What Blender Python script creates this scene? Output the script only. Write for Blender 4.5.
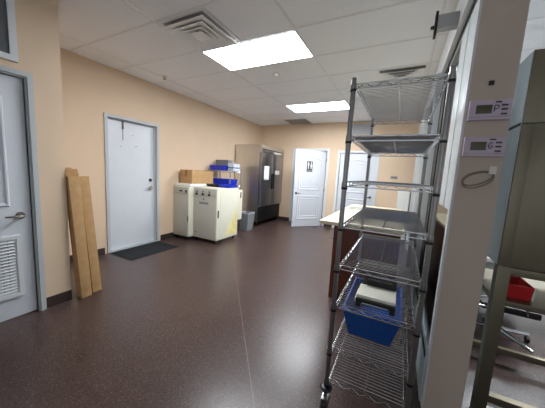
import bpy, bmesh, math, random
from mathutils import Vector, Matrix
random.seed(7)
for o in list(bpy.data.objects): bpy.data.objects.remove(o)
S = bpy.context.scene
COL = S.collection
# ------------------------------------------------------------------ camera / world / exposure
YAW, PITCH, ROLL, FPX, EYE = .474, -.124, .056, 247.41, 1.376
cy, sy, cp, sp = math.cos(YAW), math.sin(YAW), math.cos(PITCH), math.sin(PITCH)
fw = Vector((-sy*cp, cy*cp, sp)); r0 = Vector((cy, sy, 0)); u0 = r0.cross(fw)
rt = math.cos(ROLL)*r0 + math.sin(ROLL)*u0; up = -math.sin(ROLL)*r0 + math.cos(ROLL)*u0
cam_d = bpy.data.cameras.new('camera'); cam = bpy.data.objects.new('camera', cam_d); COL.objects.link(cam)
M = Matrix((rt, up, -fw)).transposed().to_4x4(); M.translation = Vector((0, 0, EYE)); cam.matrix_world = M
cam_d.sensor_fit = 'HORIZONTAL'; cam_d.sensor_width = 36.0; cam_d.lens = 36.0*FPX/545; cam_d.clip_start = .02; cam_d.clip_end = 60
S.camera = cam
W = bpy.data.worlds.new('world'); S.world = W; W.use_nodes = True
W.node_tree.nodes['Background'].inputs[0].default_value = (.75, .82, .9, 1)
W.node_tree.nodes['Background'].inputs[1].default_value = .95
vs = S.view_settings; vs.view_transform = 'Standard'; vs.look = 'None'; vs.gamma = 1; vs.use_curve_mapping = False
vs.exposure = 0.0
PANEL = 39.0            # troffer luminance
PANEL_COL = (.95, .98, 1.03)
HC = 2.774              # ceiling height
D = 6.657               # back wall
XL, XN, YC = -3.928, -2.835, 1.193   # recessed left wall, near left wall, its corner
XP = .262               # face of the glazed partition
# ------------------------------------------------------------------ materials
MATS = {}
def lin(c): return tuple(((v/255)/12.92 if v/255 <= .04045 else ((v/255+.055)/1.055)**2.4) for v in c)
def mat(name, rgb, rough=.5, metal=0, spec=.5, noise=0, nscale=20, bump=0, bscale=80, alpha=None, aniso=None, emit=0, coat=0):
    if name in MATS: return MATS[name]
    m = bpy.data.materials.new(name); m.use_nodes = True; nt = m.node_tree; N = nt.nodes; b = N['Principled BSDF']
    c = lin(rgb); b.inputs['Base Color'].default_value = (*c, 1)
    b.inputs['Roughness'].default_value = rough; b.inputs['Metallic'].default_value = metal
    b.inputs['Specular IOR Level'].default_value = spec; b.inputs['Coat Weight'].default_value = coat
    tc = N.new('ShaderNodeTexCoord')
    if noise:
        n = N.new('ShaderNodeTexNoise'); n.inputs['Scale'].default_value = nscale; n.inputs['Detail'].default_value = 5
        src = tc.outputs['Object']
        if aniso:
            mp = N.new('ShaderNodeMapping'); mp.inputs['Scale'].default_value = aniso; nt.links.new(src, mp.inputs['Vector']); src = mp.outputs[0]
        nt.links.new(src, n.inputs['Vector'])
        r = N.new('ShaderNodeValToRGB'); e = r.color_ramp.elements
        e[0].position = .3; e[1].position = .7
        e[0].color = (*[max(0, v*(1-noise)) for v in c], 1); e[1].color = (*[min(1, v*(1+noise)) for v in c], 1)
        nt.links.new(n.outputs['Fac'], r.inputs['Fac']); nt.links.new(r.outputs['Color'], b.inputs['Base Color'])
    if bump:
        n2 = N.new('ShaderNodeTexNoise'); n2.inputs['Scale'].default_value = bscale; n2.inputs['Detail'].default_value = 4
        nt.links.new(tc.outputs['Object'], n2.inputs['Vector'])
        bp = N.new('ShaderNodeBump'); bp.inputs['Strength'].default_value = bump; bp.inputs['Distance'].default_value = .01
        nt.links.new(n2.outputs['Fac'], bp.inputs['Height']); nt.links.new(bp.outputs['Normal'], b.inputs['Normal'])
    if emit:
        b.inputs['Emission Color'].default_value = (*c, 1); b.inputs['Emission Strength'].default_value = emit
    MATS[name] = m; return m
def floor_mat():
    m = bpy.data.materials.new('speckled_epoxy'); m.use_nodes = True; nt = m.node_tree; N = nt.nodes; b = N['Principled BSDF']; L = nt.links.new
    tc = N.new('ShaderNodeTexCoord')
    v = N.new('ShaderNodeTexVoronoi'); v.inputs['Scale'].default_value = 190; L(tc.outputs['Object'], v.inputs['Vector'])
    sp_ = N.new('ShaderNodeSeparateColor'); L(v.outputs['Color'], sp_.inputs[0])
    r = N.new('ShaderNodeValToRGB'); r.color_ramp.interpolation = 'CONSTANT'; cr = r.color_ramp
    cr.elements[0].position = 0; cr.elements[0].color = (*lin((70, 53, 50)), 1)
    cr.elements[1].position = .35; cr.elements[1].color = (*lin((84, 65, 61)), 1)
    for p, c in ((.6, (59, 45, 43)), (.8, (96, 76, 71)), (.93, (118, 99, 92))):
        e = cr.elements.new(p); e.color = (*lin(c), 1)
    L(sp_.outputs[0], r.inputs['Fac'])
    n = N.new('ShaderNodeTexNoise'); n.inputs['Scale'].default_value = 1.3; n.inputs['Detail'].default_value = 5; L(tc.outputs['Object'], n.inputs['Vector'])
    mx = N.new('ShaderNodeMix'); mx.data_type = 'RGBA'; mx.blend_type = 'MULTIPLY'; mx.inputs[0].default_value = .35
    L(r.outputs['Color'], mx.inputs[6]); L(n.outputs['Fac'], mx.inputs[7]); L(mx.outputs[2], b.inputs['Base Color'])
    mr = N.new('ShaderNodeMapRange'); mr.inputs[3].default_value = .22; mr.inputs[4].default_value = .38
    L(n.outputs['Fac'], mr.inputs[0]); L(mr.outputs[0], b.inputs['Roughness'])
    bp = N.new('ShaderNodeBump'); bp.inputs['Strength'].default_value = .25; bp.inputs['Distance'].default_value = .002
    n2 = N.new('ShaderNodeTexNoise'); n2.inputs['Scale'].default_value = 90; L(tc.outputs['Object'], n2.inputs['Vector'])
    L(n2.outputs['Fac'], bp.inputs['Height']); L(bp.outputs['Normal'], b.inputs['Normal'])
    b.inputs['Specular IOR Level'].default_value = .58
    return m
def glass_mat():
    m = bpy.data.materials.new('clear_glass'); m.use_nodes = True; nt = m.node_tree; N = nt.nodes; N.clear(); L = nt.links.new
    out = N.new('ShaderNodeOutputMaterial'); t = N.new('ShaderNodeBsdfTransparent'); t.inputs[0].default_value = (.9, .95, .95, 1)
    g = N.new('ShaderNodeBsdfGlossy'); g.inputs['Roughness'].default_value = .03
    f = N.new('ShaderNodeFresnel'); f.inputs[0].default_value = 1.5; mx = N.new('ShaderNodeMixShader')
    L(f.outputs[0], mx.inputs[0]); L(t.outputs[0], mx.inputs[1]); L(g.outputs[0], mx.inputs[2]); L(mx.outputs[0], out.inputs[0]); return m
def ceiling_mat():
    return mat('ceiling_tile', (247, 248, 251), .9, spec=.2, noise=.05, nscale=160, bump=.25, bscale=240)
TAN = mat('tan_paint', (222, 198, 170), .75, spec=.3, noise=.02, nscale=3, bump=.08, bscale=150)
PILLAR = mat('beige_paint', (205, 190, 176), .75, spec=.3, noise=.02, nscale=4, bump=.06, bscale=150)
WHITEWALL = mat('white_wall_paint', (222, 224, 222), .75, spec=.3, noise=.02, nscale=4)
FLOOR = floor_mat(); CEIL = ceiling_mat(); GLASS = glass_mat()
TBAR = mat('grid_bar_white', (234, 234, 236), .6)
BASE = mat('dark_rubber_base', (58, 46, 44), .45, noise=.1)
DOORW = mat('white_door_paint', (214, 218, 224), .38, noise=.015, nscale=5)
TRIMW = mat('white_trim_paint', (218, 222, 224), .4)
GREYTRIM = mat('grey_frame_paint', (188, 192, 194), .45)
ALU = mat('brushed_aluminium', (196, 200, 202), .35, metal=.7, noise=.06, nscale=40, aniso=(1, 1, .05))
BLACK = mat('black_plastic', (22, 22, 24), .45)
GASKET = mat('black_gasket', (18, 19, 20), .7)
CHROME = mat('chrome_wire', (196, 198, 200), .22, metal=1)
POSTM = mat('chrome_post', (150, 150, 150), .3, metal=1)
STEEL = mat('stainless_steel', (212, 210, 206), .28, metal=1, noise=.06, nscale=30, aniso=(1, 1, .06))
STEELD = mat('dark_stainless_steel', (176, 176, 180), .3, metal=1, noise=.08, nscale=30, aniso=(.06, 1, 1))
OLIVE = mat('dull_stainless_steel', (128, 122, 104), .42, metal=.85, noise=.12, nscale=9, aniso=(1, 1, .25))
NICKEL = mat('satin_nickel', (176, 170, 160), .25, metal=1)
CARD = mat('cardboard', (184, 148, 104), .85, spec=.2, noise=.09, nscale=14)
CARD2 = mat('cardboard_printed', (168, 130, 88), .85, spec=.2, noise=.12, nscale=22)
TAPE = mat('brown_tape', (150, 104, 58), .4)
CREAM = mat('cream_enamel', (226, 224, 205), .4, noise=.02, nscale=5)
GREYPANEL = mat('grey_enamel', (188, 186, 174), .45, noise=.02, nscale=6)
YELLOW = mat('yellow_stain', (230, 216, 146), .5, noise=.08, nscale=14)
BLUE = mat('blue_plastic', (20, 48, 196), .4)
BLUED = mat('deep_blue_plastic', (16, 74, 150), .42, noise=.05)
GREYP = mat('grey_plastic', (128, 130, 134), .5, noise=.04)
GREYL = mat('light_grey_plastic', (172, 174, 176), .5)
WHITEP = mat('white_plastic', (232, 232, 226), .45)
IVORY = mat('ivory_plastic', (238, 238, 222), .45)
WOOD = mat('red_brown_wood', (104, 52, 32), .4, noise=.25, nscale=6, aniso=(6, 6, .6))
LAMIN = mat('cream_laminate', (232, 222, 190), .35, noise=.02, nscale=8)
MATM = mat('charcoal_carpet', (46, 48, 52), .95, spec=.1, noise=.2, nscale=120, bump=.5, bscale=200)
LILAC = mat('lilac_plastic', (206, 190, 208), .45)
LCD = mat('olive_screen', (78, 74, 44), .25)
RED = mat('red_plastic', (205, 32, 36), .4)
PAPER = mat('white_paper', (236, 238, 238), .7)
DARKGREY = mat('dark_grey_fabric', (66, 68, 70), .8, noise=.1, nscale=60)
DIFF = mat('vent_white', (244, 244, 244), .5)
DARKIN = mat('duct_grey', (170, 168, 168), .8)
SIGNM = mat('slate_sign', (58, 68, 78), .45)
ORANGE = mat('brown_bottle', (110, 52, 30), .3)
PALEBLUE = mat('pale_blue_panel', (190, 214, 222), .4)
LIGHTM = bpy.data.materials.new('light_diffuser'); LIGHTM.use_nodes = True
_n = LIGHTM.node_tree; _n.nodes.clear(); _o = _n.nodes.new('ShaderNodeOutputMaterial'); _e = _n.nodes.new('ShaderNodeEmission')
_e.inputs[0].default_value = (*PANEL_COL, 1); _e.inputs[1].default_value = PANEL; _n.links.new(_e.outputs[0], _o.inputs[0])
# ------------------------------------------------------------------ mesh builder
class MB:
    def __init__(s): s.bm = bmesh.new()
    def _merge(s, b, M=None):
        me = bpy.data.meshes.new('t'); b.to_mesh(me); b.free()
        if M is not None: me.transform(M)
        s.bm.from_mesh(me); bpy.data.meshes.remove(me); return s
    def box(s, x0, x1, y0, y1, z0, z1, bev=0, M=None, seg=2):
        b = bmesh.new(); bmesh.ops.create_cube(b, size=1)
        for v in b.verts: v.co = Vector(((x0+x1)/2+v.co.x*(x1-x0), (y0+y1)/2+v.co.y*(y1-y0), (z0+z1)/2+v.co.z*(z1-z0)))
        if bev: bmesh.ops.bevel(b, geom=b.edges[:], offset=bev, segments=seg, profile=.7, affect='EDGES')
        return s._merge(b, M)
    def frus(s, c0, h0, c1, h1, bev=0, M=None):   # tapered box: centre, half sizes at bottom and top
        b = bmesh.new(); vs_ = []
        for c, h in ((c0, h0), (c1, h1)):
            for a, d in ((-1, -1), (1, -1), (1, 1), (-1, 1)): vs_.append(b.verts.new((c[0]+a*h[0], c[1]+d*h[1], c[2])))
        b.faces.new(vs_[3::-1]); b.faces.new(vs_[4:])
        for i in range(4): b.faces.new((vs_[i], vs_[(i+1) % 4], vs_[4+(i+1) % 4], vs_[4+i]))
        if bev: bmesh.ops.bevel(b, geom=b.edges[:], offset=bev, segments=2, profile=.7, affect='EDGES')
        return s._merge(b, M)
    def tub(s, c0, h0, c1, h1, t=.004, M=None):   # open-topped tapered tub with walls of thickness t
        b = bmesh.new(); R = []
        for c, h in ((c0, h0), (c1, h1), (c1, (h1[0]-t, h1[1]-t)), ((c0[0], c0[1], c0[2]+t), (h0[0]-t, h0[1]-t))):
            R.append([b.verts.new((c[0]+a*h[0], c[1]+d*h[1], c[2])) for a, d in ((-1, -1), (1, -1), (1, 1), (-1, 1))])
        b.faces.new(R[0][::-1])
        for k in range(3):
            for i in range(4): b.faces.new((R[k][i], R[k][(i+1) % 4], R[k+1][(i+1) % 4], R[k+1][i]))
        b.faces.new(R[3]); return s._merge(b, M)
    def tube(s, pts, r, n=8, closed=False, M=None):
        b = bmesh.new(); P = [Vector(p) for p in pts]; rings = []; m = len(P)
        for i, p in enumerate(P):
            if closed: t = P[(i+1) % m]-P[i-1]
            else: t = P[min(i+1, m-1)]-P[max(i-1, 0)]
            t.normalize(); a = Vector((0, 0, 1)) if abs(t.z) < .9 else Vector((1, 0, 0))
            e1 = t.cross(a).normalized(); e2 = t.cross(e1)
            rr = r[i] if isinstance(r, (list, tuple)) else r
            rings.append([b.verts.new(p+rr*(math.cos(2*math.pi*k/n)*e1+math.sin(2*math.pi*k/n)*e2)) for k in range(n)])
        for i in range(m if closed else m-1):
            A, B = rings[i], rings[(i+1) % m]
            for k in range(n): b.faces.new((A[k], A[(k+1) % n], B[(k+1) % n], B[k]))
        if not closed: b.faces.new(rings[0][::-1]); b.faces.new(rings[-1])
        bmesh.ops.recalc_face_normals(b, faces=b.faces[:])
        return s._merge(b, M)
    def cyl(s, p0, p1, r, r2=None, n=16, M=None): return s.tube([p0, p1], [r, r if r2 is None else r2], n, M=M)
    def prism(s, poly, axis, a, c, M=None):        # 2-D outline extruded along an axis ('x','y','z') from a to c
        b = bmesh.new()
        def q(p, t): return {'x': (t, p[0], p[1]), 'y': (p[0], t, p[1]), 'z': (p[0], p[1], t)}[axis]
        A = [b.verts.new(q(p, a)) for p in poly]; B = [b.verts.new(q(p, c)) for p in poly]
        b.faces.new(A[::-1]); b.faces.new(B); n = len(poly)
        for i in range(n): b.faces.new((A[i], A[(i+1) % n], B[(i+1) % n], B[i]))
        bmesh.ops.recalc_face_normals(b, faces=b.faces[:]); return s._merge(b, M)
def ring(axis, a0, a1, b0, b1, wd, c0, c1, mb=None):
    """mitred rectangular frame: outer a0..a1 x b0..b1 in the plane normal to axis, width wd, from c0 to c1"""
    mb = mb or MB(); b = bmesh.new()
    def q(p, t): return {'x': (t, p[0], p[1]), 'y': (p[0], t, p[1]), 'z': (p[0], p[1], t)}[axis]
    O = [(a0, b0), (a1, b0), (a1, b1), (a0, b1)]; I = [(a0+wd, b0+wd), (a1-wd, b0+wd), (a1-wd, b1-wd), (a0+wd, b1-wd)]
    V = [[b.verts.new(q(p, t)) for p in L] for L, t in ((O, c0), (O, c1), (I, c1), (I, c0))]
    for k in range(4):
        for i in range(4): b.faces.new((V[k][i], V[k][(i+1) % 4], V[(k+1) % 4][(i+1) % 4], V[(k+1) % 4][i]))
    bmesh.ops.recalc_face_normals(b, faces=b.faces[:]); return mb._merge(b)
def ushape(axis, a0, a1, h, wd, c0, c1, mb=None):
    mb = mb or MB()
    return mb.prism([(a0, 0), (a0+wd, 0), (a0+wd, h-wd), (a1-wd, h-wd), (a1-wd, 0), (a1, 0), (a1, h), (a0, h)], axis, c0, c1)
def smooth(me, ang=35):
    for p in me.polygons: p.use_smooth = True
    try: me.set_sharp_from_angle(angle=math.radians(ang))
    except Exception: pass
def obj(name, mb, m, parent=None, local=False, label=None):
    me = bpy.data.meshes.new(name); mb.bm.to_mesh(me); mb.bm.free(); me.materials.append(m); smooth(me)
    o = bpy.data.objects.new(name, me); COL.objects.link(o)
    if parent:
        o.parent = parent
        if not local and parent.type == 'EMPTY': o.matrix_parent_inverse = Matrix.Translation(-parent.location)
    if label: o['label'] = label
    return o
def tag(o, label, cat, group=None):
    o['label'] = label; o['category'] = cat
    if group: o['group'] = group
    return o
def thing(name, label, cat, loc=(0, 0, 0), rotz=0, group=None):
    o = bpy.data.objects.new(name, None); COL.objects.link(o); o.location = loc; o.rotation_euler = (0, 0, rotz); o.empty_display_size = .1
    return tag(o, label, cat, group)
def struct(name, mb, m, parent=None, local=False):
    o = obj(name, mb, m, parent, local)
    if not parent: o['kind'] = 'structure'
    return o
def dup(root, loc, label=None):
    r = root.copy(); COL.objects.link(r); r.location = loc
    if label: r['label'] = label
    for ch in list(root.children):
        c = ch.copy(); COL.objects.link(c); c.parent = r
        for g in list(ch.children):
            d = g.copy(); COL.objects.link(d); d.parent = c
    return r
# ================================================================== ROOM SHELL
X1 = 3.3; YB = -2.6; T = .12
struct('floor', MB().box(XL-T, X1+T, YB-T, D+T, -.08, 0), FLOOR)
jA, jB = Vector((-2.6, 3.55)), Vector((-.40, .86)); jn = Vector((-(jB-jA).y, (jB-jA).x)).normalized()*.0028
struct('trim_9', MB().prism([tuple(jA-jn), tuple(jB-jn), tuple(jB+jn), tuple(jA+jn)], 'z', -.001, .0004), mat('floor_joint', (128, 108, 101), .5))
cb = MB().box(XL-T, X1+T, YB-T, D+T, HC, HC+.08)
ceil = struct('ceiling', cb, CEIL)
g = MB()
ys = [2.355+.61*k for k in range(-8, 8)]; xs = [-2.29+1.22*k for k in range(-1, 5)]
for y in ys:
    if YB < y < D: g.box(XL, X1, y-.011, y+.011, HC-.003, HC+.002)
for x in xs: g.box(x-.011, x+.011, YB, D, HC-.0035, HC+.002)
struct('ceiling_grid', g, TBAR, ceil)
# recessed left wall with the exterior doorway
d0, d1, dh = 2.155, 3.05, 2.10
w = MB().box(XL-T, XL, YC-T, d0, 0, HC).box(XL-T, XL, d1, D+T, 0, HC).box(XL-T, XL, d0, d1, dh, HC)
struct('wall_left', w, TAN)
n0, n1, nh = .06, .935, 2.03
w = MB().box(XN-T, XN, n1, YC, 0, HC).box(XN-T, XN, YB, n0, 0, HC).box(XN-T, XN, n0, n1, nh, HC)
struct('wall_near_left', w, TAN)
struct('wall_return', MB().box(XL, XN-T, YC-T, YC, 0, HC), TAN)
# back wall with two doorways
bd = [(-2.775, -1.845, 2.05), (-1.50, -.60, 2.00)]
w = MB().box(XL, bd[0][0], D, D+T, 0, HC).box(bd[0][1], bd[1][0], D, D+T, 0, HC).box(bd[1][1], .35, D, D+T, 0, HC)
for a, b_, h in bd: w.box(a, b_, D, D+T, h, HC)
struct('wall_back', w, TAN)
struct('wall_back_right', MB().box(.35, X1, D, D+T, 0, HC), WHITEWALL)
w = MB().box(XN-T, -2.3, YB-T, YB, 0, HC).box(2.9, X1, YB-T, YB, 0, HC).box(-2.3, 2.9, YB-T, YB, 0, .35).box(-2.3, 2.9, YB-T, YB, 2.55, HC)
struct('wall_behind', w, TAN)
for i in range(4):  # opening and frames added behind the camera, unseen, to let in fill daylight
    a = -2.3+1.3*i; fr = MB()
    fr.box(a, a+.05, YB-.09, YB-.03, .35, 2.55).box(a+1.25, a+1.3, YB-.09, YB-.03, .35, 2.55).box(a+.05, a+1.25, YB-.09, YB-.03, .35, .40).box(a+.05, a+1.25, YB-.09, YB-.03, 2.50, 2.55)
    struct('window_%d' % (i+6), fr, ALU)
struct('wall_far_right', MB().box(X1, X1+T, YB, 2.4, 0, HC).box(X1, X1+T, 6.0, D, 0, HC).box(X1, X1+T, 2.4, 6.0, 0, .8).box(X1, X1+T, 2.4, 6.0, 2.55, HC), WHITEWALL)
for i in range(3): struct('window_%d' % (i+10), ring('x', 2.4+1.2*i, 3.6+1.2*i, .8, 2.55, .05, X1+.03, X1+.09), ALU)  # added unseen windows; their daylight lifts the room beyond the glass
w = MB().box(bd[0][0]-.3, bd[0][1]+.3, D+T+1.2, D+T+1.3, 0, HC).box(bd[0][0]-.3, bd[0][0]-.2, D+T, D+T+1.2, 0, HC).box(bd[0][1]+.2, bd[0][1]+.3, D+T, D+T+1.2, 0, HC)
struct('wall_washroom', w, WHITEWALL)
struct('floor_washroom', MB().box(bd[0][0]-.3, bd[0][1]+.3, D+T, D+T+1.3, -.08, 0), FLOOR)
struct('ceiling_washroom', MB().box(bd[0][0]-.3, bd[0][1]+.3, D+T, D+T+1.3, HC-.3, HC-.2), CEIL)
# baseboards
bh, bt = .10, .010
struct('baseboard_left', MB().box(XL, XL+bt, YC, d0-.05, 0, bh).box(XL, XL+bt, d1+.05, D, 0, bh), BASE)
struct('baseboard_near_left', MB().box(XN, XN+bt, n1+.055, YC, 0, bh).box(XN, XN+bt, YB, n0-.055, 0, bh), BASE)
struct('baseboard_return', MB().box(XL+bt, XN-T, YC, YC+bt, 0, bh), BASE)
struct('baseboard_back', MB().box(XL+bt, bd[0][0]-.06, D-bt, D, 0, bh).box(bd[0][1]+.06, bd[1][0]-.06, D-bt, D, 0, bh).box(bd[1][1]+.06, XP, D-bt, D, 0, bh), BASE)
# ------------------------------------------------------------------ glazed partition on the right
XQ = .44
struct('wall_right', MB().box(XP, XQ, 1.65, 1.70, 0, HC), PILLAR)
struct('trim_1', MB().box(XP-.012, XP+.0, 1.652, 1.705, 0, HC-.01), TRIMW)
hd = struct('trim_2', MB().box(XP, XQ, 1.70, D, 2.40, HC-.0), GREYTRIM)
struct('header_lip', MB().box(XP-.035, XP, 1.71, D, 2.43, 2.70, .004), TRIMW, hd)
struct('header_gasket', MB().box(XP-.006, XP, 1.71, D, 2.395, 2.425), GASKET, hd)
sl = struct('trim_3', MB().box(XP-.02, XP+.06, 1.705, D-.011, 0, .30, .004), PALEBLUE)
struct('sill_gasket', MB().box(XP-.024, XP-.019, 1.705, D-.02, .30, .325), GASKET, sl)
mull = [2.97, 4.30, 5.55]
edges = [1.705]+mull+[D-.02]
for i in range(4):
    a, b_ = edges[i]+(.06 if i else 0), edges[i+1]
    if b_-a < .08: continue
    fr = ring('x', a, b_, .30, 2.40, .035, XP+.004, XP+.05)
    wobj = struct('window_%d' % (i+1), fr, ALU)
    struct('glass_pane', MB().box(XP+.006, XP+.011, a+.035, b_-.035, .335, 2.365), GLASS, wobj)
    struct('shadow_gap_strip', MB().box(XP-.006, XP+.003, b_-.24, b_-.004, .33, 2.38), GASKET, wobj)  # black strip painting in the shadow gap beside the mullion
struct('added_bright_panel', MB().box(XP-.004, XP+.004, 1.745, 1.93, 1.22, 2.36, .001).box(XP-.004, XP+.004, 1.955, 2.16, 1.22, 2.36, .001), mat('bright_panel_paint', (222, 232, 236), .3), bpy.data.objects['window_1'])  # pale panels added so the upper glass strip reads bright
for i, y in enumerate(mull):
    mo = struct('trim_%d' % (4+i), MB().box(XP-.065, XP+.06, y, y+.06, .0, 2.43, .004), TRIMW)
    struct('mullion_cap', MB().box(XP-.069, XP-.065, y+.012, y+.048, .32, 2.42), TRIMW, mo)
# ------------------------------------------------------------------ doors
def lever(parent, at, nx, side, local=False, m=NICKEL, L=.105):
    """at: rose centre; nx: outward unit vector; side: unit vector of lever"""
    p = Vector(at); nx = Vector(nx); side = Vector(side)
    k = MB().cyl(p, p+nx*.012, .032, .030, 20).cyl(p+nx*.012, p+nx*.05, .011, .011, 12)
    q = p+nx*.05
    k.tube([q-side*.008, q+side*.03+nx*.004, q+side*.07+nx*.004, q+side*L+nx*-.004], [.010, .011, .009, .007], 10)
    return obj('lever_handle', k, m, parent, local)
# louvred closet door in the near wall
door1 = struct('door_1', MB().box(XN-.045, XN-.012, n0+.004, n1-.004, .012, nh-.004, .002), DOORW)
def moulding(x, y0, y1, z0, z1, arch=0, wd=.03, th=.012, sgn=1):
    """raised moulding ring on a door face normal to X"""
    def loop(i):
        pts = [(y0+i, z0+i), (y1-i, z0+i), (y1-i, z1-i)]
        if arch:
            for k in range(1, 8):
                t = k/8; pts.append((y1-i-(y1-y0-2*i)*t, z1-i+arch*math.sin(math.pi*t)))
        pts.append((y0+i, z1-i)); return pts
    A, B = loop(0), loop(wd); b = MB(); n = len(A); bm = bmesh.new()
    Z = [[bm.verts.new((x, *p)) for p in A], [bm.verts.new((x+sgn*th, *p)) for p in loop(wd*.35)], [bm.verts.new((x+sgn*th, *p)) for p in loop(wd*.65)], [bm.verts.new((x, *p)) for p in B]]
    for r_ in range(3):
        for i in range(n): bm.faces.new((Z[r_][i], Z[r_][(i+1) % n], Z[r_+1][(i+1) % n], Z[r_+1][i]))
    bmesh.ops.recalc_face_normals(bm, faces=bm.faces[:]); b._merge(bm); return b
xf = XN-.012
struct('panel_moulding', moulding(xf, n0+.12, n1-.13, .98, 1.86, .0), DOORW, door1)
lz0, lz1, ly0, ly1 = .20, .735, n0+.20, n1-.085
lf = ring('x', ly0, ly1, lz0, lz1, .03, xf, xf+.018)
ring('x', ly0+.03, ly1-.03, lz0+.03, lz1-.03, .012, xf, xf+.010, lf)
lo = struct('louvre', lf, TRIMW, door1)
struct('louvre_backing', MB().box(xf, xf+.001, ly0+.042, ly1-.042, lz0+.042, lz1-.042), GREYP, lo)
sl_ = MB()
for k in range(17):
    z = lz0+.045+k*.0268
    sl_.box(-.012, .012, ly0+.042, ly1-.042, -.002, .002, M=Matrix.Translation((xf+.008, 0, z+.010)) @ Matrix.Rotation(math.radians(42), 4, 'Y'))
struct('louvre_slats', sl_, TRIMW, lo)
k = MB()
for q in range(1, 13):
    y = ly0+.042+(ly1-ly0-.084)*q/13; k.box(xf+.001, xf+.009, y-.0025, y+.0025, lz0+.042, lz1-.042)
struct('louvre_bars', k, GREYL, lo)
lever(door1, (xf, n1-.075, .90), (1, 0, 0), (0, -1, 0))
struct('strike_plate', MB().box(xf-.02, xf+.001, n1-.004, n1-.0005, .87, .94), BLACK, door1)
fr = MB()
for o_, t_ in ((0, .020), (.020, .030), (.040, .014)): ushape('x', n0-.052+o_, n1+.052-o_, nh+.052-o_, .020 if o_ < .04 else .012, XN, XN+t_, fr)
ushape('x', n0-.012, n1+.012, nh+.012, .012, XN-.1, XN, fr)
struct('door_frame', fr, GREYTRIM, door1)
# exterior steel door in the recessed wall
door2 = struct('door_2', MB().box(XL-.105, XL-.06, d0+.035, d1-.035, .012, dh-.04, .003), DOORW)
fr = MB()
ushape('x', d0-.012, d1+.012, dh+.012, .045, XL-.118, XL+.018, fr)
ushape('x', d0+.033, d1-.033, dh-.033, .015, XL-.058, XL-.04, fr)
struct('door_frame', fr, GREYTRIM, door2)
struct('threshold', MB().box(XL-.115, XL+.03, d0, d1, 0, .012, .003), ALU, door2)
lever(door2, (XL-.06, d1-.115, .99), (1, 0, 0), (0, -1, 0))
struct('deadbolt', MB().cyl((XL-.06, d1-.115, 1.13), (XL-.045, d1-.115, 1.13), .03, .027, 20).box(XL-.045, XL-.03, d1-.119, d1-.111, 1.112, 1.148), mat('dark_nickel', (96, 94, 92), .3, metal=1), door2)
k = MB().box(XL-.06, XL-.052, 2.44, 2.47, 1.93, dh-.045, .002).box(XL-.06, XL-.054, 2.452, 2.458, 1.76, 1.93)
struct('door_chain', k, mat('dark_nickel', (96, 94, 92)), door2)
for y, z in ((2.42, 1.66), (2.62, 1.86), (2.66, 1.68), (2.69, 1.69)): struct('screw_hole', MB().cyl((XL-.06, y, z), (XL-.0575, y, z), .007, n=10), GREYP, door2)
# washroom door, standing ajar (hinge at right), and the closed door beside it
def panel_door_parts(w_, h_, th=.035):
    """local: hinge at x=0, door along -X, front face towards -Y"""
    b = MB().box(-w_, 0, 0, th, .012, h_, .002)
    R = Matrix(((0, 1, 0, 0), (1, 0, 0, 0), (0, 0, 1, 0), (0, 0, 0, 1)))   # swap x,y so mouldings face -Y
    mo = []
    for (z0, z1, ar) in ((.98, h_-.22, .07), (.20, .84, .0)):
        for (x0, x1) in ((-w_+.11, -.11),):
            mm = moulding(0, x0, x1, z0, z1, ar, .045, .012, sgn=-1); mm.bm.transform(R)
            bmesh.ops.recalc_face_normals(mm.bm, faces=mm.bm.faces[:]); mo.append(mm)
            m2 = moulding(0, x0+.07, x1-.07, z0+.07, z1-.07, ar*.8, .03, .008, sgn=-1); m2.bm.transform(R)
            bmesh.ops.recalc_face_normals(m2.bm, faces=m2.bm.faces[:]); mo.append(m2)
    return b, mo
hx, hy, ang = bd[0][1]-.012, D-.055, math.radians(50.5)
b, mo = panel_door_parts(.91, 2.02)
door3 = struct('door_3', b, DOORW); door3.location = (hx, hy, 0); door3.rotation_euler = (0, 0, ang)
for m_ in mo: struct('panel_moulding', m_, DOORW, door3, True)
lever(door3, (-.91+.07, 0, .90), (0, -1, 0), (1, 0, 0), True, mat('dark_nickel', (96, 94, 92)))
def back_frame(a, b_, h, parent):
    fr = MB()
    for o_, t_ in ((0, .014), (.03, .022)): ushape('y', a-.06+o_, b_+.06-o_, h+.06-o_, .03, D-t_, D, fr)
    ushape('y', a-.012, b_+.012, h+.012, .012, D, D+T, fr)
    o = struct('door_frame', fr, TRIMW, parent, True)
    o.matrix_parent_inverse = (Matrix.Translation(parent.location) @ Matrix.Rotation(parent.rotation_euler.z, 4, 'Z')).inverted()
back_frame(*bd[0], door3)
for z in (.25, 1.0, 1.8): struct('hinge', MB().cyl((.006, -.006, z-.045), (.006, -.006, z+.045), .008, n=10), NICKEL, door3, True)
b, mo = panel_door_parts(bd[1][1]-bd[1][0]-.008, 1.995)
door4 = struct('door_4', b, DOORW); door4.location = (bd[1][1]-.004, D+.02, 0)
for m_ in mo: struct('panel_moulding', m_, DOORW, door4, True)
back_frame(*bd[1], door4)
lever(door4, (-.07, 0, .90), (0, -1, 0), (-1, 0, 0), True, mat('dark_nickel', (96, 94, 92)))
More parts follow.
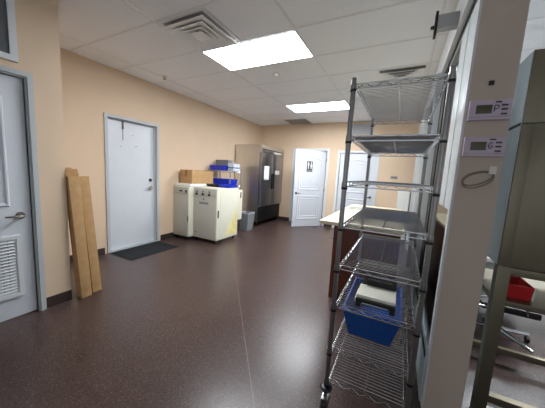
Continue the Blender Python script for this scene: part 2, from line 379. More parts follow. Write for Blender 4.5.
# washroom sign on the ajar door
sg = thing('washroom_sign', 'dark washroom sign with two white figures on the ajar white door', 'sign', (hx, hy, 0), ang)
sx, sz, yf = -.49, 1.60, -.002
obj('plate', MB().box(sx-.085, sx+.085, yf-.006, yf, sz-.135, sz+.135, .002), SIGNM, sg, True)
for cx_, skirt in ((sx-.040, 0), (sx+.042, 1)):
    k = MB().cyl((cx_, yf-.006, sz+.105), (cx_, yf-.0085, sz+.105), .014, n=16)
    if skirt: poly = [(cx_-.010, sz+.084), (cx_+.010, sz+.084), (cx_+.028, sz+.0), (cx_+.012, sz+.0), (cx_+.012, sz-.06), (cx_-.012, sz-.06), (cx_-.012, sz), (cx_-.028, sz)]
    else: poly = [(cx_-.020, sz+.084), (cx_+.020, sz+.084), (cx_+.020, sz+.02), (cx_+.012, sz+.02), (cx_+.012, sz-.06), (cx_-.012, sz-.06), (cx_-.012, sz+.02), (cx_-.020, sz+.02)]
    k.prism(poly, 'y', yf-.0085, yf-.006)
    obj('pictogram', k, PAPER, sg, True, 'white skirted figure' if skirt else 'white standing figure')
obj('lower_band', MB().box(sx-.07, sx+.07, yf-.008, yf-.006, sz-.115, sz-.085), GREYP, sg, True, 'grey caption band')
# ================================================================== CEILING FITTINGS
def troffer(x0, y0, label):
    t = thing('ceiling_light', label, 'light', (x0+.605, y0+.29, HC), 0, 'recessed ceiling light panels')
    x1_, y1_ = x0+1.21, y0+.58
    f = ring('z', x0, x1_, y0, y1_, .014, HC-.010, HC-.003)
    obj('frame', f, DIFF, t)
    obj('diffuser', MB().box(x0+.014, x1_-.014, y0+.014, y1_-.014, HC-.008, HC-.003), LIGHTM, t)
    return t
troffer(-2.284, 2.372, 'larger bright ceiling light panel, nearest the square ceiling air vent')
troffer(-2.284, 4.800, 'smaller bright ceiling light panel, farther off by the back wall')
troffer(1.376, 4.800, 'ceiling light panel over the far end of the room behind the glass')
troffer(1.376, 2.970, 'added ceiling light panel brightening the room behind the pillar')  # extra lamp added to brighten the room beyond the partition
def diffuser(x0, y0, label):
    t = thing('ceiling_vent', label, 'vent', (x0+.305, y0+.305, HC), 0, 'square ceiling air diffusers')
    cx_, cy_ = x0+.305, y0+.305
    f = MB()
    def ring(h0, z0, h1, z1, th=.004):
        for q in range(4):
            Mq = Matrix.Translation((cx_, cy_, 0)) @ Matrix.Rotation(q*math.pi/2, 4, 'Z')
            b = bmesh.new()
            vv = [b.verts.new(p) for p in ((-h0, -h0, z0), (h0, -h0, z0), (h1, -h1, z1), (-h1, -h1, z1), (-h0, -h0, z0+th), (h0, -h0, z0+th), (h1, -h1, z1+th), (-h1, -h1, z1+th))]
            for ix in ((0, 1, 2, 3), (7, 6, 5, 4), (0, 4, 5, 1), (2, 6, 7, 3)): b.faces.new([vv[i] for i in ix])
            f._merge(b, Mq)
    ring(.297, HC-.008, .262, HC-.008)
    obj('border', f, DIFF, t); 
    for h0, h1, dz in ((.262, .150, .032), (.192, .088, .032), (.126, .045, .032)):
        f = MB(); ring(h0, HC-.012-dz, h1, HC-.012-.0); obj('cone', f, DIFF, t)
    obj('core', MB().box(cx_-.075, cx_+.075, cy_-.075, cy_+.075, HC-.048, HC-.043), DIFF, t)
    obj('throat', MB().box(cx_-.262, cx_+.262, cy_-.262, cy_+.262, HC-.004, HC-.001), DARKIN, t)
    return t
diffuser(-2.29, 1.747, 'square stepped ceiling air vent beside the larger light panel')
diffuser(-.455, 3.58, 'square stepped ceiling air vent above the wire shelving unit')
t = thing('ceiling_return_grille', 'dark grey return grille in the ceiling by the back wall', 'vent', (-2.6, 6.3, HC))
obj('frame', ring('z', -2.89, -2.31, 6.03, 6.59, .02, HC-.012, HC-.003), GREYL, t)
k = MB().box(-2.87, -2.33, 6.05, 6.57, HC-.0035, HC-.0025)
for q in range(26): k.box(-2.87, -2.33, 6.055+q*.02, 6.061+q*.02, HC-.011, HC-.0035)
obj('slats', k, mat('grille_grey', (170, 166, 164), .7), t)
t = thing('sprinkler_head', 'small sprinkler head on the ceiling above the recessed steel door', 'sprinkler', (-3.43, 2.78, HC))
obj('escutcheon', MB().cyl((-3.43, 2.78, HC-.012), (-3.43, 2.78, HC-.001), .035, .042, 20), WHITEP, t)
obj('head', MB().cyl((-3.43, 2.78, HC-.045), (-3.43, 2.78, HC-.012), .010, .014, 12).cyl((-3.43, 2.78, HC-.05), (-3.43, 2.78, HC-.045), .022, .022, 14), NICKEL, t)
t = thing('smoke_detector', 'small white round dome on the ceiling beside the larger light panel', 'detector', (-1.73, 3.28, HC))
obj('base', MB().cyl((-1.73, 3.28, HC-.012), (-1.73, 3.28, HC-.001), .05, .055, 24), WHITEP, t)
obj('dome', MB().tube([(-1.73, 3.28, HC-.04), (-1.73, 3.28, HC-.034), (-1.73, 3.28, HC-.012)], [.018, .034, .042], 24), WHITEP, t)
# return air grille on the near wall
t = thing('wall_air_grille', 'grey return air grille in a white frame above the louvred door', 'vent', (XN, .55, 2.15))
ga, gb, gz0, gz1 = .20, .905, 2.14, 2.70
obj('frame', ring('x', ga, gb, gz0, gz1, .045, XN, XN+.02), TRIMW, t)
k = MB().box(XN, XN+.003, ga+.045, gb-.045, gz0+.045, gz1-.045)
for q in range(46):
    z = gz0+.05+q*.01; k.box(XN+.003, XN+.010, ga+.045, gb-.045, z, z+.004)
obj('slats', k, GREYP, t)
t = thing('wall_vent', 'pale louvred vent on the back wall above the door behind the shelving', 'vent', (-1.02, D, 2.46))
obj('frame', ring('y', -1.25, -.79, 2.46, 2.72, .03, D-.018, D), GREYL, t)
k = MB().box(-1.22, -.82, D-.003, D, 2.49, 2.69)
for q in range(10): k.box(-1.22, -.82, D-.014, D-.003, 2.494+q*.02, 2.504+q*.02)
obj('slats', k, GREYL, t)
t = tag(obj('wall_plate', MB().box(-.25, -.10, D-.012, D, 1.40, 1.46, .003), GREYP), 'small grey plate on the tan back wall behind the shelving', 'plate')
# ================================================================== LEFT SIDE OBJECTS
t = thing('floor_mat', 'charcoal doormat on the floor in front of the recessed steel door', 'mat', (-3.63, 2.58, 0))
obj('pile', MB().box(-3.875, -3.375, 2.175, 3.00, .001, .011, .003), MATM, t)
obj('rubber_edge', MB().box(-3.90, -3.35, 2.15, 3.025, 0, .005, .002), BLACK, t, label='black rubber edge')
# two long cartons leaning on the corner
def carton(name, label, loc, tilt, w_, d_, h_, flap):
    t = thing(name, label, 'carton', loc, 0, 'long cartons leaning in the corner')
    t.rotation_euler = (math.radians(tilt[0]), math.radians(tilt[1]), math.radians(tilt[2]))
    obj('body', MB().box(-d_, 0, 0, w_, 0, h_, .003), CARD, t, True)
    obj('print', MB().box(0, .001, w_*.15, w_*.85, .07, .074).box(0, .001, w_*.15, w_*.7, .09, .093).box(0, .001, w_*.15, w_*.6, .05, .053), TAPE, t, True, 'printed lines')
    if flap:
        R = Matrix.Translation((-.002, 0, h_)) @ Matrix.Rotation(math.radians(-14), 4, 'Y')
        obj('flap', MB().box(-.004, 0, .004, w_-.004, 0, .075, M=R), CARD2, t, True, 'open top flap')
        R = Matrix.Translation((-d_+.004, 0, h_)) @ Matrix.Rotation(math.radians(-25), 4, 'Y')
        obj('flap', MB().box(-.004, 0, .004, w_-.004, 0, .095, M=R), CARD2, t, True, 'open top flap')
    return t
carton('tall_carton', 'tall narrow cardboard carton with open top flap, leaning nearest the louvred door', (-2.752, 1.247, .002), (2.4, -2.2, 0), .094, .095, 1.235, True)
carton('tall_carton', 'tall narrow cardboard carton with closed top, leaning nearest the steel door', (-2.79, 1.368, .002), (2.9, -2.4, 0), .088, .085, 1.235, False)
# ------------------------------------------------------------------ two enamelled machines
def caster(parent, x, y, zt):
    c = obj('caster', MB().box(x-.022, x+.022, y-.026, y+.026, zt-.006, zt).box(x-.018, x-.013, y-.02, y+.02, zt-.05, zt-.004).box(x+.013, x+.018, y-.02, y+.02, zt-.05, zt-.004), NICKEL, parent)
    obj('wheel', MB().cyl((x-.011, y, .0285), (x+.011, y, .0285), .028, n=18), BLACK, c)
def machine(name, label, x0, x1_, y0, y1_, z1_, front):
    t = thing(name, label, 'cabinet', ((x0+x1_)/2, (y0+y1_)/2, 0), 0, 'enamelled machine cabinets by the steel door')
    z0 = .075
    obj('body', MB().box(x0, x1_, y0, y1_, z0, z1_, .006), CREAM, t)
    obj('front_panel', MB().box(x0+.02, x1_-.012, y0-.008, y0, z0+.02, z1_-.17, .003), GREYPANEL, t)
    cpn = obj('control_panel', MB().box(x0+.02, x1_-.012, y0-.010, y0, z1_-.165, z1_-.015, .003), GREYPANEL, t)
    for a in (x0+.05, x1_-.05):
        for c_ in (y0+.05, y1_-.05): caster(t, a, c_, z0)
    front(t, cpn, x0, x1_, y0, z1_)
    return t
def front_left(t, cpn, x0, x1_, y0, z):
    obj('switch', MB().box(x1_-.075, x1_-.045, y0-.022, y0-.010, z-.115, z-.065, .003), BLACK, cpn)
    obj('display', MB().box(x0+.17, x0+.25, y0-.013, y0-.010, z-.10, z-.07, .001), DARKGREY, cpn)
    obj('side_handle', MB().box(x1_-.014, x1_-.004, y0-.02, y0-.006, .38, .48, .003), BLACK, t)
def front_right(t, cpn, x0, x1_, y0, z):
    w_ = x1_-x0
    for q, f in enumerate((.17, .43, .70)):
        cx_ = x0+w_*f
        obj('gauge', MB().cyl((cx_, y0-.010, z-.075), (cx_, y0-.018, z-.075), .022, n=18), GREYP, cpn)
        obj('knob', MB().cyl((cx_, y0-.010, z-.125), (cx_, y0-.034, z-.125), .022, .018, 16), BLACK, cpn)
    obj('nameplate', MB().box(x0+w_*.27, x0+w_*.66, y0-.0095, y0-.008, z-.31, z-.27), GREYP, t, label='grey lettered plate')
    obj('indicator', MB().cyl((x0+w_*.46, y0-.008, z-.215), (x0+w_*.46, y0-.016, z-.215), .013, n=12), BLACK, t)
    obj('latch', MB().box(x0+.06, x0+.10, y0-.013, y0-.008, .17, .20, .002), GREYP, t)
    obj('side_handle', MB().box(x1_, x1_+.012, y0+.02, y0+.045, .50, .64, .004), BLACK, t)
    obj('side_panel', MB().box(x1_-.001, x1_+.005, y0+.09, 4.12, .12, z-.03, .002), CREAM, t)
    obj('stain', MB().prism([(3.70, .125), (4.115, .125), (4.115, .72), (4.09, .70), (4.05, .58), (3.97, .50), (3.90, .38), (3.80, .26)], 'x', x1_+.005, x1_+.0056), mat('faint_yellow', (232, 224, 176), .5, noise=.04, nscale=9), t, label='faint yellow discolouring')
    obj('stain', MB().prism([(3.84, .125), (4.115, .125), (4.115, .58), (4.07, .55), (4.03, .44), (3.96, .38), (3.90, .24)], 'x', x1_+.0056, x1_+.0060), YELLOW, t, label='yellowed patch')
    rh = obj('rear_housing', MB().box(x1_-.40, x1_-.002, 4.14, 4.29, .38, z-.045, .006), CREAM, t)
    obj('handle', MB().box(x1_-.002, x1_+.010, 4.215, 4.235, .83, .95, .003), BLACK, rh)
machine('machine_cabinet', 'cream machine cabinet with one black switch, nearest the steel door', -3.915, -3.505, 3.385, 4.10, 1.035, front_left)
machine('machine_cabinet', 'cream machine cabinet with three black knobs and a yellowed side', -3.495, -2.915, 3.49, 4.14, 1.04, front_right)
t = thing('plastic_lid', 'white shallow plastic lid lying under the cardboard box', 'lid', (-3.71, 3.80, 1.035))
obj('panel', MB().frus((-3.705, 3.78, 1.036), (.195, .36), (-3.705, 3.78, 1.085), (.18, .34), .01), WHITEP, t)
obj('rim', MB().box(-3.908, -3.508, 3.41, 4.09, 1.0355, 1.046, .003), GREYL, t)
t = thing('cardboard_box', 'closed brown cardboard box lying on the cream machine cabinets', 'box', (-3.70, 3.85, 1.086))
obj('body', MB().box(-3.865, -3.55, 3.50, 4.10, 1.087, 1.345, .003), CARD, t)
for a, b_ in ((-3.867, -3.709), (-3.706, -3.548)): obj('top_flap', MB().box(a, b_, 3.498, 4.102, 1.345, 1.349), CARD, t)
obj('tape', MB().box(-3.74, -3.675, 3.4975, 4.1025, 1.349, 1.3496).box(-3.74, -3.675, 3.4975, 3.4985, 1.22, 1.349), TAPE, t)
t = tag(obj('black_tray', MB().tub((-3.33, 3.95, 1.041), (.13, .12), (-3.33, 3.95, 1.092), (.15, .14), .006), BLACK), 'black shallow tray on the knobbed machine cabinet', 'tray')
t = thing('blue_tray', 'bright blue tray at the rear edge of the knobbed machine cabinet', 'tray', (-3.04, 3.98, 1.041))
obj('tray_body', MB().tub((-3.04, 3.97, 1.042), (.105, .13), (-3.04, 3.97, 1.093), (.12, .15), .006), BLUE, t)
obj('rim', ring('z', -3.17, -2.92, 3.81, 4.13, .012, 1.085, 1.097), BLUE, t)
# ------------------------------------------------------------------ small chrome rack behind the machines
def wire_shelf(x0, x1_, y0, y1_, z, pitch=.026, rw=.0019, longbars=2, ledge=.032, zig=True):
    k = MB(); rr = .0038
    for zz in (z, z-ledge):
        k.tube([(x0, y0, zz), (x1_, y0, zz), (x1_, y1_, zz), (x0, y1_, zz)], rr, 6, closed=True)
    if zig:
        for (a, b_) in (((x0, y0), (x1_, y0)), ((x0, y1_), (x1_, y1_)), ((x0, y0), (x0, y1_)), ((x1_, y0), (x1_, y1_))):
            L = math.hypot(b_[0]-a[0], b_[1]-a[1]); n = max(2, int(L/.04)); pts = []
            for i in range(n+1):
                f = i/n; pts.append((a[0]+(b_[0]-a[0])*f, a[1]+(b_[1]-a[1])*f, z if i % 2 else z-ledge))
            k.tube(pts, rw*1.1, 5)
    n = int((y1_-y0)/pitch)
    for i in range(1, n):
        y = y0+(y1_-y0)*i/n; k.tube([(x0, y, z+.003), (x1_, y, z+.003)], rw, 5)
    for i in range(longbars):
        x = x0+(x1_-x0)*(i+1)/(longbars+1); k.tube([(x, y0, z-.003), (x, y1_, z-.003)], rr*.85, 6)
    return k
rx0, rx1, ry0, ry1 = -3.875, -3.275, 4.325, 4.715
t = thing('chrome_rack', 'small chrome wire rack of bins between the machines and the steel fridge', 'rack', ((rx0+rx1)/2, (ry0+ry1)/2, 0))
RZ = (.30, .72, 1.05, 1.37)
for x in (rx0, rx1):
    for y in (ry0, ry1): obj('post', MB().cyl((x, y, 0), (x, y, 1.42), .0125, n=12), CHROME, t)
for z in RZ: obj('shelf', wire_shelf(rx0+.013, rx1-.013, ry0+.013, ry1-.013, z, .05, .0025), CHROME, t)
def bin_box(name, label, cat, x0, x1_, y0, y1_, z, h, m, group=None):
    t = thing(name, label, cat, ((x0+x1_)/2, (y0+y1_)/2, z), 0, group)
    c = ((x0+x1_)/2, (y0+y1_)/2); hx_, hy_ = (x1_-x0)/2, (y1_-y0)/2
    obj('bin_body', MB().tub((*c, z), (hx_*.9, hy_*.9), (*c, z+h), (hx_, hy_), .005), m, t)
    k = ring('z', x0-.006, x1_+.006, y0-.006, y1_+.006, .010, z+h-.014, z+h)
    obj('rim', k, m, t); return t
zz = lambda z: z+.0055
bin_box('blue_bin', 'bright blue bin at the wall end of the chrome rack top shelf', 'bin', -3.86, -3.45, 4.33, 4.50, zz(1.37), .105, BLUE)
bin_box('grey_tote', 'grey tote behind the blue bin on the chrome rack top shelf', 'bin', -3.855, -3.50, 4.52, 4.70, zz(1.37), .235, GREYP)
t = thing('white_carton', 'small white carton with blue bands on the chrome rack top shelf', 'box', (-3.36, 4.55, zz(1.37)))
obj('body', MB().box(-3.44, -3.29, 4.45, 4.68, zz(1.37), 1.53, .003), mat('pale_blue_white', (206, 214, 226), .5), t)
obj('band', MB().box(-3.442, -3.288, 4.448, 4.682, 1.43, 1.455), mat('slate_blue', (92, 108, 150), .5), t, label='blue band')
bin_box('blue_bin', 'bright blue bin on the second shelf of the chrome rack', 'bin', -3.83, -3.33, 4.36, 4.68, zz(1.05), .13, BLUE)
bin_box('blue_bin', 'bright blue bin on the third shelf of the chrome rack', 'bin', -3.83, -3.33, 4.36, 4.68, zz(.72), .16, BLUE)
bin_box('grey_tote', 'grey tote on the bottom shelf of the chrome rack', 'bin', -3.83, -3.35, 4.36, 4.68, zz(.30), .22, GREYP)
t = thing('waste_bin', 'grey waste bin on the floor in front of the steel fridge', 'bin', (-3.185, 4.90, 0))
obj('bin_body', MB().tub((-3.185, 4.90, 0), (.10, .115), (-3.185, 4.90, .42), (.135, .15), .005), GREYP, t)
obj('rim', ring('z', -3.325, -3.045, 4.745, 5.055, .012, .40, .425), GREYL, t)
# ------------------------------------------------------------------ two-door stainless fridge
FX0, FX1, FY0, FY1, FZ = -3.885, -3.13, 5.33, 6.585, 2.06
t = thing('refrigerator', 'two-door stainless steel refrigerator standing in the far left corner', 'refrigerator', ((FX0+FX1)/2, (FY0+FY1)/2, 0))
obj('body', MB().box(FX0, FX1-.03, FY0, FY1, .12, FZ, .004), STEEL, t)
ym = (FY0+FY1)/2
for i, (a, b_) in enumerate(((FY0+.006, ym-.004), (ym+.004, FY1-.006))):
    dr = obj('door', MB().box(FX1-.022, FX1+.03, a, b_, .52, 1.86, .006), STEELD, t)
    obj('gasket', MB().box(FX1-.03, FX1-.022, a-.004, b_+.004, .515, 1.865), GASKET, dr)
    hy_ = b_-.05 if i == 0 else a+.05
    obj('handle', MB().box(FX1+.03, FX1+.055, hy_-.018, hy_+.018, .95, 1.36, .006), BLACK, dr)
    if i == 0: obj('notice', MB().box(FX1+.0302, FX1+.031, a+.15, a+.41, 1.20, 1.55), PAPER, dr, label='white paper notice')
    else: obj('notice', MB().box(FX1+.0302, FX1+.031, a+.13, a+.40, 1.34, 1.45), PAPER, dr, label='small white notice')
hdp = obj('header_panel', MB().box(FX1-.03, FX1+.02, FY0, FY1, 1.875, FZ, .003), STEEL, t)
obj('header_slot', MB().box(FX1+.02, FX1+.022, FY0+.05, FY1-.02, 1.945, 1.965), BLACK, hdp)
obj('label_plate', MB().box(FX1+.02, FX1+.0225, 6.02, 6.40, 1.88, 1.935), PAPER, hdp, label='white label strip')
obj('compressor_box', MB().box(FX0+.03, FX1-.015, FY0+.01, FY1-.01, .13, .50), BLACK, t, label='black machinery compartment')
k = MB()
for q in range(9): k.box(FX1-.015, FX1-.002, FY0+.03, FY1-.03, .16+q*.036, .172+q*.036)
obj('grille', k, BLACK, t)
for x in (FX0+.07, FX1-.09):
    for y in (FY0+.08, FY1-.08): obj('foot', MB().cyl((x, y, 0), (x, y, .125), .025, .02, 12), BLACK, t)
# ================================================================== COUNTER BEHIND THE SHELVING
CX0, CX1, CY0, CY1 = -.61, .05, 2.72, 4.50
t = thing('base_cabinet', 'red-brown wooden base cabinet under the cream worktop', 'cabinet', ((CX0+CX1)/2, (CY0+CY1)/2, 0))
obj('carcass', MB().box(CX0+.02, CX1, CY0+.02, CY1, .09, .875), WOOD, t)
obj('end_panel', MB().box(CX0, CX1, CY0, CY0+.02, 0, .875, .002), WOOD, t)
obj('toe_kick', MB().box(CX0+.07, CX1, CY0+.02, CY1, 0, .09), BLACK, t)
for i in range(3):
    a = CY0+.03+i*.58; b_ = a+.56
    dd = obj('door', MB().box(CX0, CX0+.02, a, b_, .11, .68, .003), WOOD, t); obj('pull', MB().tube([(CX0, b_-.05, .52), (CX0-.025, b_-.05, .53), (CX0-.025, b_-.05, .61), (CX0, b_-.05, .62)], .005, 8), NICKEL, dd)
    dd = obj('drawer', MB().box(CX0, CX0+.02, a, b_, .70, .86, .003), WOOD, t); obj('pull', MB().tube([(CX0, a+.22, .78), (CX0-.025, a+.23, .78), (CX0-.025, a+.33, .78), (CX0, a+.34, .78)], .005, 8), NICKEL, dd)
t = tag(obj('worktop', MB().box(-.73, .07, 2.53, 4.53, .876, .912, .005), LAMIN), 'cream laminate worktop seen behind the wire shelving unit', 'worktop')
for i, y in enumerate((2.58, 2.66)):
    pass
t = thing('paper_stack', 'stack of white paper on the cream worktop behind the shelving', 'paper', (-.55, 3.9, .913))
obj('sheets', MB().box(-.66, -.45, 3.75, 4.05, .913, .955, .002), PAPER, t)
obj('top_sheet', MB().box(-.215, .0, -.15, .15, 0, .001, M=Matrix.Translation((-.44, 3.9, .9555)) @ Matrix.Rotation(.08, 4, 'Z')), WHITEP, t)
# ================================================================== WIRE SHELVING UNIT (foreground)
SX0, SX1, SY0, SY1 = -.264, .143, 1.33, 2.25
su = thing('wire_shelving_unit', 'tall chrome wire shelving unit on casters beside the glass partition', 'shelving', ((SX0+SX1)/2, (SY0+SY1)/2, 0))
ZS = (1.842, 1.588, 1.352, 1.130, .897, .672, .405, .207)
for x in (SX0, SX1):
    for y in (SY0, SY1):
        P = [(x, y, .16)]; R = [.0127]
        for q in range(64):
            z_ = .18+q*.0254; P += [(x, y, z_-.0012), (x, y, z_-.0004), (x, y, z_+.0004), (x, y, z_+.0012)]; R += [.0127, .0119, .0119, .0127]
        P.append((x, y, 1.858)); R.append(.0127)
        p = obj('post', MB().tube(P, R, 16), POSTM, su)
        obj('cap', MB().tube([(x, y, 1.856), (x, y, 1.865), (x, y, 1.869)], [.0135, .0135, .008], 14), POSTM, p)
        c = obj('caster', MB().cyl((x, y, .095), (x, y, .165), .010, n=12).box(x-.020, x+.020, y-.03, y+.03, .088, .098, .002).box(x-.020, x-.016, y-.025, y+.03, .035, .09).box(x+.016, x+.020, y-.025, y+.03, .035, .09), POSTM, su)
        obj('wheel', MB().cyl((x-.014, y+.01, .045), (x+.014, y+.01, .045), .0445, n=24), BLACK, c)
        obj('bumper', MB().tube([(x, y, .143), (x, y, .148), (x, y, .158), (x, y, .166), (x, y, .170)], [.020, .033, .036, .030, .016], 24), BLACK, c)
for z in ZS:
    s_ = obj('shelf', wire_shelf(SX0+.012, SX1-.012, SY0+.012, SY1-.012, z, .0235, .0018, 1, .024), CHROME, su)
    for x in (SX0, SX1):
        for y in (SY0, SY1):
            obj('corner_sleeve', MB().tube([(x, y, z-.028), (x, y, z-.022), (x, y, z+.002)], [.0150, .0165, .0145], 14), POSTM, s_)
            obj('clip', MB().cyl((x, y, z-.040), (x, y, z-.028), .0158, .0158, 14), BLACK, s_, label='black plastic clip')
# white device with black frames
F = .672+.0055
t = thing('desktop_device', 'white box-shaped device with black front and rear frames on the shelving', 'device', (-.06, 1.60, F))
Md = Matrix.Translation((-.058, 1.46, F))
obj('base', MB().box(-.108, .085, -.06, .075, .006, .032, .006, M=Md), IVORY, t)
obj('lid', MB().box(-.098, .098, -.075, .085, .045, .062, .005, M=Md), IVORY, t)
obj('hinge_block', MB().box(-.095, -.07, -.03, .05, .03, .047, .003, M=Md), IVORY, t)
obj('front_frame', MB().prism([(-.098, .0), (-.075, .0), (-.072, .022), (-.06, .030), (.06, .030), (.072, .022), (.075, .0), (.098, .0), (.098, .046), (-.098, .046)], 'y', -.095, -.076, M=Md), BLACK, t, label='black front frame')
obj('rear_frame', ring('y', -.082, .096, .0, .124, .022, .088, .104).box(-.06, .074, .094, .098, .022, .09), BLACK, t, label='black rear frame')
o_ = t.children[-1]; o_.data.transform(Md)
# blue tote below
G = .405+.0055
t = thing('blue_tote', 'large blue plastic tote on the wire shelf below the white device', 'tote', (-.06, 1.75, G))
obj('tote_body', MB().tub((-.08, 1.76, G), (.118, .24), (-.08, 1.76, G+.165), (.16, .265), .005), BLUED, t)
k = ring('z', -.247, .087, 1.488, 2.032, .012, G+.148, G+.168)
obj('rim', k, BLUED, t)
# ================================================================== ON THE PILLAR
def letter_tube(kind, cx_, cz, h, y):
    w_ = h*.55
    if kind == 'P':
        return MB().tube([(cx_-w_/2, y, cz-h/2), (cx_-w_/2, y, cz+h/2)], .0022, 6).tube([(cx_-w_/2, y, cz+h/2)]+[(cx_+math.cos(a)*w_*.5, y, cz+h*.22+math.sin(a)*h*.27) for a in [math.pi*.5-i*math.pi/8 for i in range(9)]]+[(cx_-w_/2, y, cz-h*.05)], .0022, 6)
    pts = [(cx_+w_*.5*math.cos(a), y, cz+h*.5*math.sin(a)) for a in [math.radians(45+i*27) for i in range(11)]]
    return MB().tube(pts+[(cx_+w_*.5, y, cz-.001), (cx_+w_*.05, y, cz-.001)], .0022, 6)
def thermostat(z0, kind, label):
    x0, x1_, y = .266, .434, 1.65; z1_ = z0+.098
    t = thing('thermostat', label, 'thermostat', ((x0+x1_)/2, y, z0), 0, 'wall thermostats on the pillar')
    obj('housing', MB().box(x0, x1_, y-.026, y, z0, z1_, .007), LILAC, t)
    obj('screen', MB().box(x0+.028, x0+.092, y-.0285, y-.026, z0+.030, z0+.072, .001), LCD, t)
    for dx, dz in ((.138, .068), (.138, .048), (.138, .026)): obj('button', MB().box(x0+dx-.011, x0+dx+.013, y-.030, y-.026, z0+dz-.004, z0+dz+.004, .0018), DARKGREY, t)
    obj('mode_key', MB().box(x0+.102, x0+.126, y-.030, y-.026, z0+.080, z0+.087, .0018), DARKGREY, t)
    obj('letter', letter_tube(kind, x0+.109, z0+.053, .03, y-.0265), BLACK, t)
    obj('lower_seam', MB().box(x0+.004, x1_-.004, y-.0268, y-.0255, z0+.014, z0+.016), GREYP, t)
thermostat(1.700, 'P', 'upper lilac thermostat marked with a black letter P on the pillar')
thermostat(1.520, 'G', 'lower lilac thermostat marked with a black letter G on the pillar')
t = tag(obj('wall_plug', MB().box(.334, .356, 1.645, 1.65, 1.872, 1.894, .002), BLACK), 'small black square plug on the pillar above the thermostats', 'plug')
t = thing('sensor_cable', 'beige coiled cable hanging from a small white jack on the pillar', 'cable', (.39, 1.65, 1.44))
obj('jack', MB().box(.388, .418, 1.636, 1.65, 1.432, 1.472, .003).box(.398, .408, 1.634, 1.636, 1.446, 1.456), WHITEP, t)
k = MB(); pts = []
for i in range(61):
    a = 2*math.pi*i/24+.6; s_ = 1+.16*math.sin(i*.27)
    pts.append((.352+.062*s_*math.cos(a), 1.643-.004*math.sin(i*.2), 1.400+.036*s_*math.sin(a)+.020*math.cos(a)+.008*math.sin(i*.11)))
k.tube([(.403, 1.642, 1.436), (.408, 1.638, 1.425)]+pts, .0034, 6)
obj('cord', k, mat('beige_cord', (150, 138, 124), .6), t)
t = thing('wall_sensor', 'grey bracket with a black end plate high on the partition header', 'sensor', (XP-.035, 2.20, 2.44))
obj('bracket', MB().box(.105, XP-.035, 2.17, 2.23, 2.445, 2.535, .004), GREYL, t)
obj('end_plate', MB().box(.088, .105, 2.165, 2.235, 2.405, 2.56, .004), BLACK, t, label='black end plate')
obj('knob', MB().cyl((.066, 2.20, 2.47), (.088, 2.20, 2.47), .010, .014, 12), BLACK, t)
# ================================================================== ROOM BEYOND THE PARTITION
KX0, KX1, KY0, KY1 = .53, 1.43, 1.80, 2.45
t = thing('steel_cabinet', 'tall dull stainless cabinet on an open frame stand right of the pillar', 'cabinet', ((KX0+KX1)/2, (KY0+KY1)/2, 0))
obj('body', MB().box(KX0, KX1, KY0+.03, KY1, .93, 2.075, .004), STEEL, t)
obj('upper_panel', MB().box(KX0, KX1, KY0, KY0+.03, 1.712, 2.075, .003), OLIVE, t)
fp = obj('front_panel', MB().box(KX0, KX1, KY0, KY0+.03, .93, 1.705, .003), OLIVE, t)
obj('stile', MB().box(KX0, KX0+.05, KY0-.012, KY0, .93, 1.705, .003), OLIVE, fp)
obj('side_panel', MB().box(KX0-.003, KX0, KY0+.004, KY1, .935, 2.072, .001), mat('lit_side_steel', (214, 222, 226), .38, metal=.55), t)  # paler side: bright reflections put into its colour
obj('side_seam', MB().box(KX0-.006, KX0-.003, KY0+.006, KY1, 1.700, 1.715), DARKGREY, t)
for x in (KX0, KX1-.06):
    for y in (KY0-.012, KY1-.06): obj('leg', MB().box(x, x+.06, y, y+.06, .0, .93, .003), OLIVE, t)
obj('apron', MB().box(KX0+.06, KX1-.06, KY0-.008, KY0+.03, .885, .928, .002), OLIVE, t)
obj('stand_shelf', MB().box(KX0+.01, KX1-.01, KY0+.002, KY1-.01, .70, .732, .003), OLIVE, t)
for a, b_ in ((KY0, KY0+.045), (KY1-.05, KY1-.01)): obj('lower_rail', MB().box(KX0+.06, KX1-.06, a, b_, .09, .135, .003), OLIVE, t)
obj('rail_strip', MB().box(KX0+.06, KX1-.06, KY0-.003, KY0+.012, .072, .09), WHITEP, t, label='pale strip under the lower rail')
t = thing('red_bin', 'red plastic bin on the stand shelf under the steel cabinet', 'bin', (.662, 1.965, .733))
obj('bin_body', MB().tub((.662, 1.965, .733), (.056, .09), (.662, 1.965, .815), (.064, .10), .005), RED, t)
obj('end_label', MB().box(.723, .729, 1.87, 1.95, .738, .81), PAPER, t, label='white edge strip')
# swivel lab stool behind the stand
qx, qy = .90, 2.80
t = thing('swivel_chair', 'low swivel chair with pale back and chrome arms behind the steel cabinet stand', 'chair', (qx, qy, 0))
obj('seat', MB().box(qx-.19, qx+.19, qy-.19, qy+.19, .335, .395, .025), BLACK, t)
obj('backrest', MB().box(qx-.245, qx-.20, qy-.19, qy+.17, .46, .69, .02), WHITEP, t)
obj('back_stem', MB().tube([(qx-.05, qy, .335), (qx-.20, qy, .33), (qx-.262, qy, .40), (qx-.258, qy, .60)], .013, 8), CHROME, t)
obj('column', MB().cyl((qx, qy, .10), (qx, qy, .335), .025, n=14), BLACK, t)
for s_ in (-1, 1): obj('armrest', MB().tube([(qx-.15, qy+s_*.18, .36), (qx-.24, qy+s_*.215, .37), (qx-.25, qy+s_*.215, .44), (qx-.1, qy+s_*.215, .47), (qx+.08, qy+s_*.215, .46), (qx+.10, qy+s_*.2, .36)], .010, 10), CHROME, t)
for q in range(5):
    a = 2*math.pi*q/5+.4; ex, ey = qx+.26*math.cos(a), qy+.26*math.sin(a)
    lg = obj('leg', MB().tube([(qx, qy, .115), (ex, ey, .075)], [.022, .014], 8), CHROME, t)
    obj('wheel', MB().cyl((ex-.012, ey, .028), (ex+.012, ey, .028), .028, n=14), BLACK, lg)
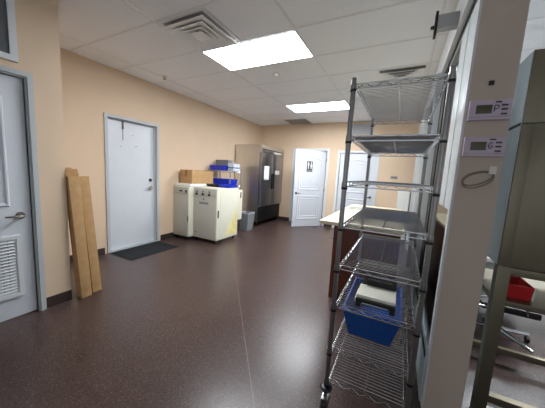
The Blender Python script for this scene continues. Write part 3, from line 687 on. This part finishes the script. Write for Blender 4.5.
# work bench along the far side with bottles
BZ = .66; bx0, bx1, by0, by1 = .70, 1.75, 3.12, 3.70
t = thing('lab_bench', 'low pale bench behind the swivel chair beyond the pillar', 'bench', ((bx0+bx1)/2, (by0+by1)/2, 0))
obj('bench_top', MB().box(bx0, bx1, by0, by1, BZ-.04, BZ, .004), WHITEP, t)
for x in (bx0+.04, bx1-.08):
    for y in (by0+.04, by1-.08): obj('leg', MB().box(x, x+.04, y, y+.04, 0, BZ-.04, .002), ALU, t)
obj('drawer_unit', MB().box(bx0+.10, bx0+.55, by0+.06, by1-.06, .12, BZ-.04, .004), GREYL, t)
jx, jy = .835, 3.20
t = thing('brown_bottle', 'small brown bottle on the pale bench beyond the pillar', 'bottle', (jx, jy, BZ+.001))
obj('glass_body', MB().tube([(jx, jy, BZ+.001), (jx, jy, BZ+.05), (jx, jy, BZ+.065), (jx, jy, BZ+.08)], [.03, .03, .014, .012], 16), ORANGE, t)
obj('bottle_cap', MB().cyl((jx, jy, BZ+.08), (jx, jy, BZ+.095), .015, n=14), WHITEP, t)
jx, jy = .90, 3.40
t = thing('grey_jug', 'rounded grey jug on the pale bench beyond the pillar', 'jug', (jx, jy, BZ+.001))
obj('jug_body', MB().tube([(jx, jy, BZ+.001), (jx, jy, BZ+.03), (jx, jy, BZ+.20), (jx, jy, BZ+.25), (jx, jy, BZ+.27)], [.075, .085, .085, .05, .025], 20), GREYL, t)
obj('jug_cap', MB().cyl((jx, jy, BZ+.27), (jx, jy, BZ+.29), .028, n=14), BLUED, t)
# white cabinet at the far end of the partition
t = thing('white_cabinet', 'low white cabinet against the back wall beside the glass partition', 'cabinet', (.09, 6.4, 0))
obj('carcass', MB().box(-.05, .19, 6.20, 6.63, .05, 1.13, .003), WHITEP, t)
obj('plinth', MB().box(-.04, .18, 6.22, 6.63, 0, .05), GREYP, t)
dd = obj('door', MB().box(-.045, .185, 6.182, 6.20, .06, 1.12, .003), WHITEP, t)
obj('handle', MB().cyl((-.02, 6.172, .62), (-.02, 6.172, .76), .005, n=8).cyl((-.02, 6.172, .63), (-.02, 6.182, .63), .004, n=8).cyl((-.02, 6.172, .75), (-.02, 6.182, .75), .004, n=8), NICKEL, dd)
